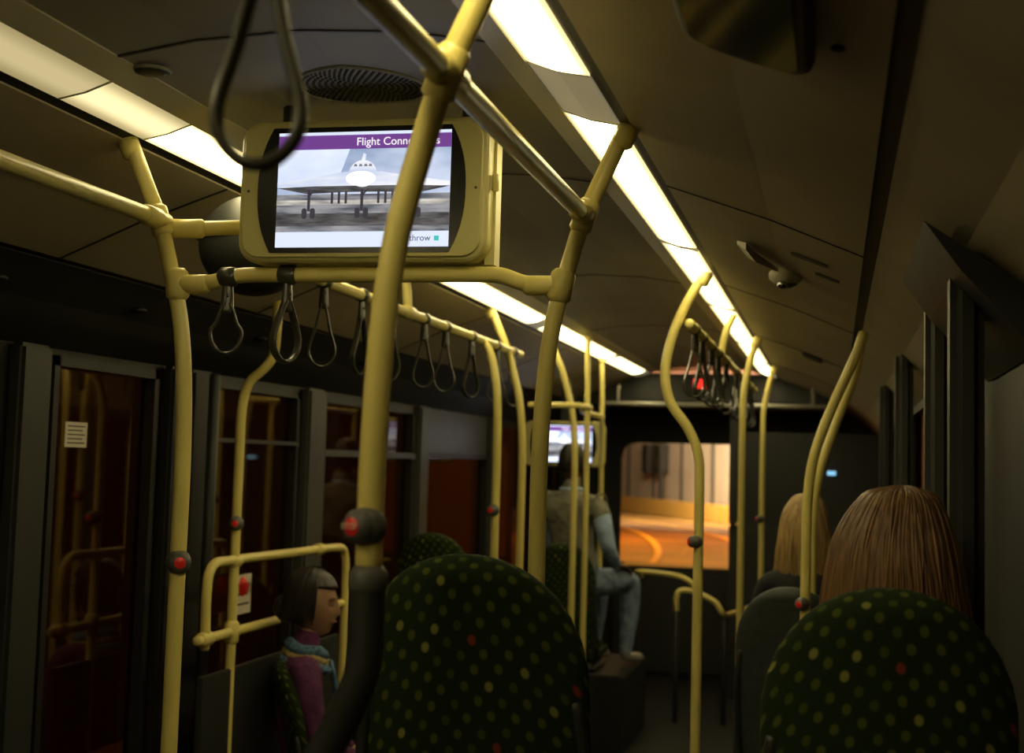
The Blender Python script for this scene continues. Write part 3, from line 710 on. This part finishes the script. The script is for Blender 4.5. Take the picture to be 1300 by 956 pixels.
def head(parent, loc, rotz, skin, hm, style, sc=1.0, tilt=0.0):
    e = bpy.data.objects.new('head', None); link(e, parent); e.location = loc; e.rotation_euler = (tilt, 0, rotz); e.scale = (sc,)*3
    def f(v):
        x, y, z = v
        zz = z
        X = x*0.076*(1+0.34*min(0, zz)); Yy = y*0.094; Z = z*0.118
        if y > 0: Yy *= 0.93
        Yy += 0.016*max(0, -zz)
        if y > 0.1:
            Yy += 0.017*math.exp(-(X/0.011)**2)*math.exp(-((Z+0.024)/0.017)**2)
            Yy += 0.011*math.exp(-(X/0.009)**2)*math.exp(-((Z-0.002)/0.022)**2)
            for sx in (-1, 1): Yy -= 0.008*math.exp(-((X-sx*0.030)/0.014)**2)*math.exp(-((Z-0.006)/0.012)**2)
            Yy += 0.006*math.exp(-(X/0.02)**2)*math.exp(-((Z+0.060)/0.012)**2)
            Yy += 0.010*math.exp(-(X/0.022)**2)*math.exp(-((Z+0.098)/0.018)**2)
        return Vector((X, Yy, Z))
    ell('skull_and_face', (0, 0, 0), (1, 1, 1), skin, e, fn=f, sub=5)
    for sx in (-1, 1):
        ell('eye', (sx*0.030, 0.0725, 0.006), (0.0120, 0.009, 0.0060), M_eye, e, sub=3)
        ell('pupil', (sx*0.030, 0.0795, 0.006), (0.0048, 0.003, 0.0048), M_ink, e, sub=2)
        tube('upper_eyelid', [(sx*0.017, 0.078, 0.009), (sx*0.030, 0.082, 0.0135), (sx*0.043, 0.074, 0.009)], 0.0030, skin, e, res=8)
        tube('eyebrow', [(sx*0.014, 0.086, 0.026), (sx*0.030, 0.085, 0.031), (sx*0.046, 0.074, 0.026)], 0.0022, hm, e, res=8)
        tube('ear', [(sx*0.070, 0.005, -0.028), (sx*0.079, -0.004, -0.010), (sx*0.082, -0.010, 0.012), (sx*0.077, 0.004, 0.022), (sx*0.072, 0.012, 0.005)], [.006, .008, .008, .007, .005], skin, e, res=10)
    tube('lips', [(-0.022, 0.083, -0.058), (-0.008, 0.091, -0.056), (0.008, 0.091, -0.056), (0.022, 0.083, -0.058)], [(.003, .003), (.005, .004), (.005, .004), (.003, .003)], M_lip, e, res=8)
    bm = bmesh.new(); bmesh.ops.create_icosphere(bm, subdivisions=5, radius=1)
    k = {'short': 1.07, 'bob': 1.13, 'long': 1.15}[style]
    kill = []
    for v in bm.verts:
        x, y, z = v.co
        lim = {'short': -0.42, 'bob': -0.62, 'long': -0.55}[style]
        front = y > 0.30 and z < (0.42 if style != 'bob' else 0.48)
        side = (-0.1 < y <= 0.30) and z < {'short': .05, 'bob': -0.25, 'long': -.35}[style]
        if front or side or (y < 0.3 and z < lim): kill.append(v)
        nz = noise.noise(v.co*2.5)*0.02
        kk = k+nz
        v.co = Vector((x*0.077*kk, y*0.094*kk-0.004, z*0.118*(kk if style != 'bob' else kk*.96)+0.002))
    bmesh.ops.delete(bm, geom=kill, context='VERTS')
    me = bpy.data.meshes.new('hair_cap'); bm.to_mesh(me); bm.free(); me.materials.append(hm)
    for p in me.polygons: p.use_smooth = True
    h = link(bpy.data.objects.new('hair_cap', me), e)
    so = h.modifiers.new('s', 'SOLIDIFY'); so.thickness = 0.014; so.offset = -1
    gs = []
    if style == 'long':
        for i in range(1000):
            a = random.uniform(math.radians(158), math.radians(382))
            ca, sa = math.cos(a), math.sin(a)
            q = random.uniform(0.96, 1.065); j = lambda k: random.uniform(-k, k)
            ln = random.uniform(0.20, 0.34)
            part = 0.012
            pts = [(part+ca*0.010+j(.004), -0.01+sa*0.014, 0.135*q), (part*.6+ca*0.052*q+j(.004), -0.004+sa*0.062*q, 0.119*q), (ca*0.087*q+j(.004), -0.004+sa*0.100*q, 0.055),
                   (ca*0.101*q+j(.005), -0.004+sa*0.112*q, -0.03), (ca*0.109*q+j(.008), -0.004+sa*0.110*q, -0.11),
                   (ca*0.117*q+j(.013), 0.0+sa*0.098*q, -0.11-ln*0.45), (ca*0.113*q+j(.022), 0.005+sa*0.09*q, -0.11-ln)]
            gs.append(tube_geo(pts, [.0012, .0024, .0026, .0024, .0022, .0018, .0006], res=5, smooth=4))
    else:
        kb = 1.0 if style == 'short' else 1.09
        for i in range(260):
            a = random.uniform(math.radians(160 if style == 'bob' else 170), math.radians(380 if style == 'bob' else 370)); ca, sa = math.cos(a)*kb, math.sin(a)*kb
            pts = [(ca*0.02, -0.004+sa*0.02, 0.127*(1+.6*(kb-1))), (ca*0.062, -0.004+sa*0.075, 0.100*kb*.98), (ca*0.081, -0.004+sa*0.10, 0.03), (ca*0.080, -0.004+sa*0.097, random.uniform(-0.05, -0.02)*(1 if kb == 1 else 1.7))]
            gs.append(tube_geo(pts, [.0015, .0030, .0030, .001], res=6, smooth=3))
        if style == 'bob':
            gs.append(tube_geo([(0, -0.095, 0.01), (0, -0.115, -0.01), (0, -0.120, -0.04), (0, -0.105, -0.07)], [.02, .027, .027, .012], res=14))
    merge('hair_locks', gs, hm, e)
    return e

def person(name, loc, rotz, sc, mats, skin, hm, style, headrot=0.0, wide=1.0, bulk=1.0, tilt=0.0, armR=None, headz=1.245, heady=0.03, hs=1.0, headx=0.0):
    e = empty(name, loc, rotz); e.scale = (sc,)*3
    b = bulk
    V = {'pelvis': (0, 0.02, .53, .135*b, .115*b), 'belly': (0, 0.0, .68, .13*b, .10*b), 'chest': (0, -0.01, .86, .15*b, .105*b), 'upper': (headx*.3, -0.01, .98, .12*b, .085*b),
         'neck': (headx*.6, 0.005, 1.08, .052, .052), 'skull': (headx, heady-.005, 1.17, .052, .055)}
    E = [('pelvis', 'belly', 0), ('belly', 'chest', 0), ('chest', 'upper', 0), ('upper', 'neck', 0), ('neck', 'skull', 4)]
    for s, n in ((-1, 'L'), (1, 'R')):
        el = (s*.235*wide, 0.03, .74); wr_ = (s*.15*wide, .25, .64)
        if armR and s == 1: el, wr_ = armR
        V['sh'+n] = (s*.175*wide, -0.01, 1.0, .062*b, .06*b); V['el'+n] = (*el, .045*b, .043*b)
        V['wr'+n] = (*wr_, .029, .026)
        V['hip'+n] = (s*.095, .06, .52, .092*b, .088*b); V['kn'+n] = (s*.125, .44, .53, .066*b, .064*b)
        V['cf'+n] = (s*.125, .43, .32, .056*b, .056*b)
        V['an'+n] = (s*.125, .40, .10, .042, .045); V['heel'+n] = (s*.125, .385, .05, .038, .04); V['toe'+n] = (s*.135, .56, .036, .038, .03)
        E += [('upper', 'sh'+n, 0), ('sh'+n, 'el'+n, 1), ('el'+n, 'wr'+n, 1), ('pelvis', 'hip'+n, 2), ('hip'+n, 'kn'+n, 2), ('kn'+n, 'cf'+n, 2), ('cf'+n, 'an'+n, 2), ('an'+n, 'heel'+n, 3), ('heel'+n, 'toe'+n, 3)]
        d = Vector(wr_)-Vector(el)
        hand(e, wr_, (d.x*0.3, d.y, d.z*0.5), s, skin)
    skinned('body', V, E, mats+[skin], e)
    tube('neckline', [(headx*.6+0.062*math.cos(a), 0.005+0.062*math.sin(a), 1.075+0.012*math.sin(a)*-1) for a in [2*math.pi*i/20 for i in range(20)]], 0.012, mats[0], e, closed=True, smooth=1, res=10)
    head(e, (headx, heady, headz), headrot, skin, hm, style, 1.0/sc*0.98*hs, tilt)
    return e
M_vest = mat('olive_vest', (0.20, 0.19, 0.14), .85, nscale=14, namt=.25, bump=1.0, bd=.03)
M_shirt = mat('pale_blue_shirt', (0.38, 0.50, 0.72), .8, nscale=14, namt=.15, bump=1.0, bd=.03)
M_jean = mat('blue_denim', (0.22, 0.29, 0.42), .85, nscale=16, namt=.3, bump=1.0, bd=.03)
M_jeand = mat('dark_denim', (0.05, 0.06, 0.09), .85, nscale=16, namt=.3, bump=1.0, bd=.03)
M_shoe = mat('pale_shoe', (0.3, 0.29, 0.26), .6, nscale=20, namt=.1)
M_purp = mat('purple_cardigan', (0.085, 0.016, 0.075), .9, nscale=18, namt=.3, bump=.8, bd=.02)
M_dark = mat('dark_coat', (0.012, 0.012, 0.014), .9, nscale=30, namt=.2, bump=.2)
M_scarf = mat('blue_scarf', (0.08, 0.16, 0.27), .9, nscale=60, namt=.7)
M_scarf2 = mat('ochre_scarf', (0.32, 0.24, 0.09), .9, nscale=60, namt=.5)

person('seated_woman', (1.04, 2.45, RF-.0), 0.0, 0.86, [M_dark, M_dark, M_jeand, M_dark], M_skin, M_hbrown, 'long', wide=0.86, bulk=0.92, headz=1.197, hs=1.08, headx=0.015)
person('seated_woman', (0.835, 5.98, 0.28), 0.0, 0.92, [M_dark, M_dark, M_jeand, M_dark], M_skin, M_hblond, 'long', wide=0.95, bulk=0.95, hs=.97)
wl_ = person('seated_woman', (-0.905, 4.89, 0.0), -1.05, 0.905, [M_purp, M_purp, M_dark, M_dark], M_skin, M_hblack, 'bob', headrot=-0.42, wide=0.95, bulk=0.93, tilt=-0.08)
for j, (r, zz, m, rad) in enumerate(((0.074, 1.065, M_scarf, .024), (0.090, 1.035, M_scarf2, .017), (0.098, 1.012, M_scarf, .020))):
    tube('scarf', [(r*math.cos(a), 0.012+r*0.9*math.sin(a), zz-0.02*math.sin(a)+0.006*math.sin(3*a+j)) for a in [2*math.pi*i/20 for i in range(20)]], rad, m, wl_, closed=True, smooth=2, res=10)
tube('scarf_tail', [(0.03, 0.10, 1.02), (0.045, 0.125, 0.93), (0.04, 0.13, 0.83), (0.05, 0.135, 0.76)], [(.012, .028), (.012, .035), (.011, .035), (.008, .03)], M_scarf, wl_, up=(0, 1, 0))
man = person('seated_man', (-0.565, 8.42, 0.45), -0.48, 0.97, [M_vest, M_shirt, M_jean, M_shoe], M_skind, M_hblack, 'short', headrot=0.40, wide=1.14, bulk=1.15,
             armR=((.265, 0.0, .74), (.18, .22, .63)), headx=-0.05)
tube('shirt_collar', [(-.03+0.066*math.cos(a), 0.004+0.066*math.sin(a), 1.092) for a in [2*math.pi*i/20 for i in range(20)]], 0.010, M_shirt, man, closed=True, smooth=1, res=10)
for s in (-1, 1):
    tube('vest_armhole', [(s*.185+0.020*math.sin(a)*s, 0.0+0.078*math.cos(a), 0.985+0.085*math.sin(a)) for a in [2*math.pi*i/20 for i in range(20)]], 0.007, M_vest, man, closed=True, smooth=1, res=8)
tube('belt', [(0.150*math.cos(a), 0.012+0.130*math.sin(a), 0.60) for a in [2*math.pi*i/24 for i in range(24)]], (0.018, 0.008), M_black, man, closed=True, smooth=1, res=8, up=(0, 0, 1))

# ------------------------------------------------------------------ outside: tunnel
TUN = empty('road_tunnel')
M_tw = mat('tunnel_wall_cream', (0.60, 0.52, 0.40), .7, nscale=0.25, namt=.15)
M_tbrick = mat('tunnel_wall_brown', (0.12, 0.042, 0.018), .8, nscale=0.6, namt=.5)
M_road = mat('road_asphalt', (0.22, 0.11, 0.03), .6, nscale=0.3, namt=.6)
M_line = mat('kerb_paint', (0.75, 0.45, 0.09), .6)
box('road', (-16, -8, -0.45), (14, 90, -0.40), M_road, TUN)
box('tunnel_wall_left', (-4.2, -8, -0.4), (-4.0, 22, 5.2), M_tbrick, TUN)
box('tunnel_wall_right', (4.0, -8, -0.4), (4.2, 36, 5.2), M_tbrick, TUN)
box('tunnel_roof', (-16, -8, 5.2), (14, 90, 5.4), M_tbrick, TUN)
box('tunnel_wall_far', (-16.2, 20, -0.4), (-16, 90, 5.2), M_tbrick, TUN)
A_ = Vector((-15.0, 81.0, 0)); B_ = Vector((8.0, 35.0, 0)); d_ = (B_-A_).normalized(); n_ = Vector((-abs(d_.y), -abs(d_.x), 0))
def diag(name, off, z0, z1, m, th=0.2, ta=0.0, tb=1.0):
    a = A_.lerp(B_, ta); b = A_.lerp(B_, tb)
    P = [a+n_*off, b+n_*off, b+n_*(off-th), a+n_*(off-th)]
    vs = [(q.x, q.y, z0) for q in P]+[(q.x, q.y, z1) for q in P]
    return meshobj(name, vs, [(0, 1, 2, 3), (4, 5, 6, 7), (0, 1, 5, 4), (1, 2, 6, 5), (2, 3, 7, 6), (3, 0, 4, 7)], m, TUN)
diag('tunnel_wall_curve', 0, -0.4, 5.2, M_tw)
diag('tunnel_kerb', 0.9, -0.4, 0.25, M_line, 0.5)
for f_ in (0.20, 0.27, 0.34, 0.41, 0.48, 0.55):
    diag('wall_joint', 0.06, -0.4, 5.2, M_pillar, 0.05, f_, f_+0.004)
for f_ in (0.335, 0.365):
    diag('wall_cabinet', 0.5, 1.4, 2.7, M_dgrey, 0.5, f_, f_+0.014)
diag('signal_post', 0.6, -0.4, 3.6, M_dgrey, 0.15, 0.385, 0.389)
for xo in (-0.2, -2.6, 1.8):
    pts = [(xo, 13, -.38), (xo, 25, -.38), (xo-.8, 36, -.38), (xo-3.2, 47, -.38), (xo-7.5, 57, -.38), (xo-12, 64, -.38)]
    tube('lane_marking', pts, (0.02, 0.11), M_line, TUN, up=(0, 0, 1), res=8)
def area(loc, rot, sx, sy, p, col, name='tunnel_lamp'):
    l = bpy.data.lights.new(name, 'AREA'); l.shape = 'RECTANGLE'; l.size = sx; l.size_y = sy; l.energy = p; l.color = col
    o = bpy.data.objects.new(name, l); o.location = loc; o.rotation_euler = rot; return link(o, TUN)
area((-4.0, 52, 5.0), (math.radians(45), 0, math.radians(-25)), 8, 2, 3400, (1, .82, .58))
area((-3, 40, 5.0), (0, 0, 0), 5, 6, 1400, (1, .42, .06))
area((-1.5, 27, 5.0), (0, 0, 0), 3, 3, 350, (1, .38, .05))
for y in (-1, 4, 8, 13):
    area((-3.0, y, 4.9), (0, 0, 0), 0.5, 1.2, 26, (1, .42, .14))
    area((3.0, y, 4.9), (0, 0, 0), 0.5, 1.2, 2, (1, .45, .15))

w = bpy.data.worlds.new('world'); S.world = w; w.use_nodes = True
w.node_tree.nodes['Background'].inputs[0].default_value = (0.02, 0.015, 0.01, 1)
w.node_tree.nodes['Background'].inputs[1].default_value = 0.3

# ------------------------------------------------------------------ camera
a = math.atan(0.2295); p = 0.0859; ro = 0.028
R = Vector((math.cos(a), math.sin(a), 0)); F = Vector((-math.sin(a)*math.cos(p), math.cos(a)*math.cos(p), math.sin(p)))
U = R.cross(F)
R2 = (R+U*ro).normalized(); U2 = (U-R*ro).normalized()
cd = bpy.data.cameras.new('camera'); cam = bpy.data.objects.new('camera', cd); link(cam)
cam.matrix_world = Matrix(((R2.x, U2.x, -F.x, 0.955), (R2.y, U2.y, -F.y, 0.0), (R2.z, U2.z, -F.z, 1.65), (0, 0, 0, 1)))
cd.sensor_fit = 'HORIZONTAL'; cd.sensor_width = 36; cd.lens = 49.85; cd.shift_y = -44.5/1300
cd.clip_start = 0.05; cd.clip_end = 200
cd.dof.use_dof = True; cd.dof.focus_distance = 3.0; cd.dof.aperture_fstop = 4.3
S.camera = cam
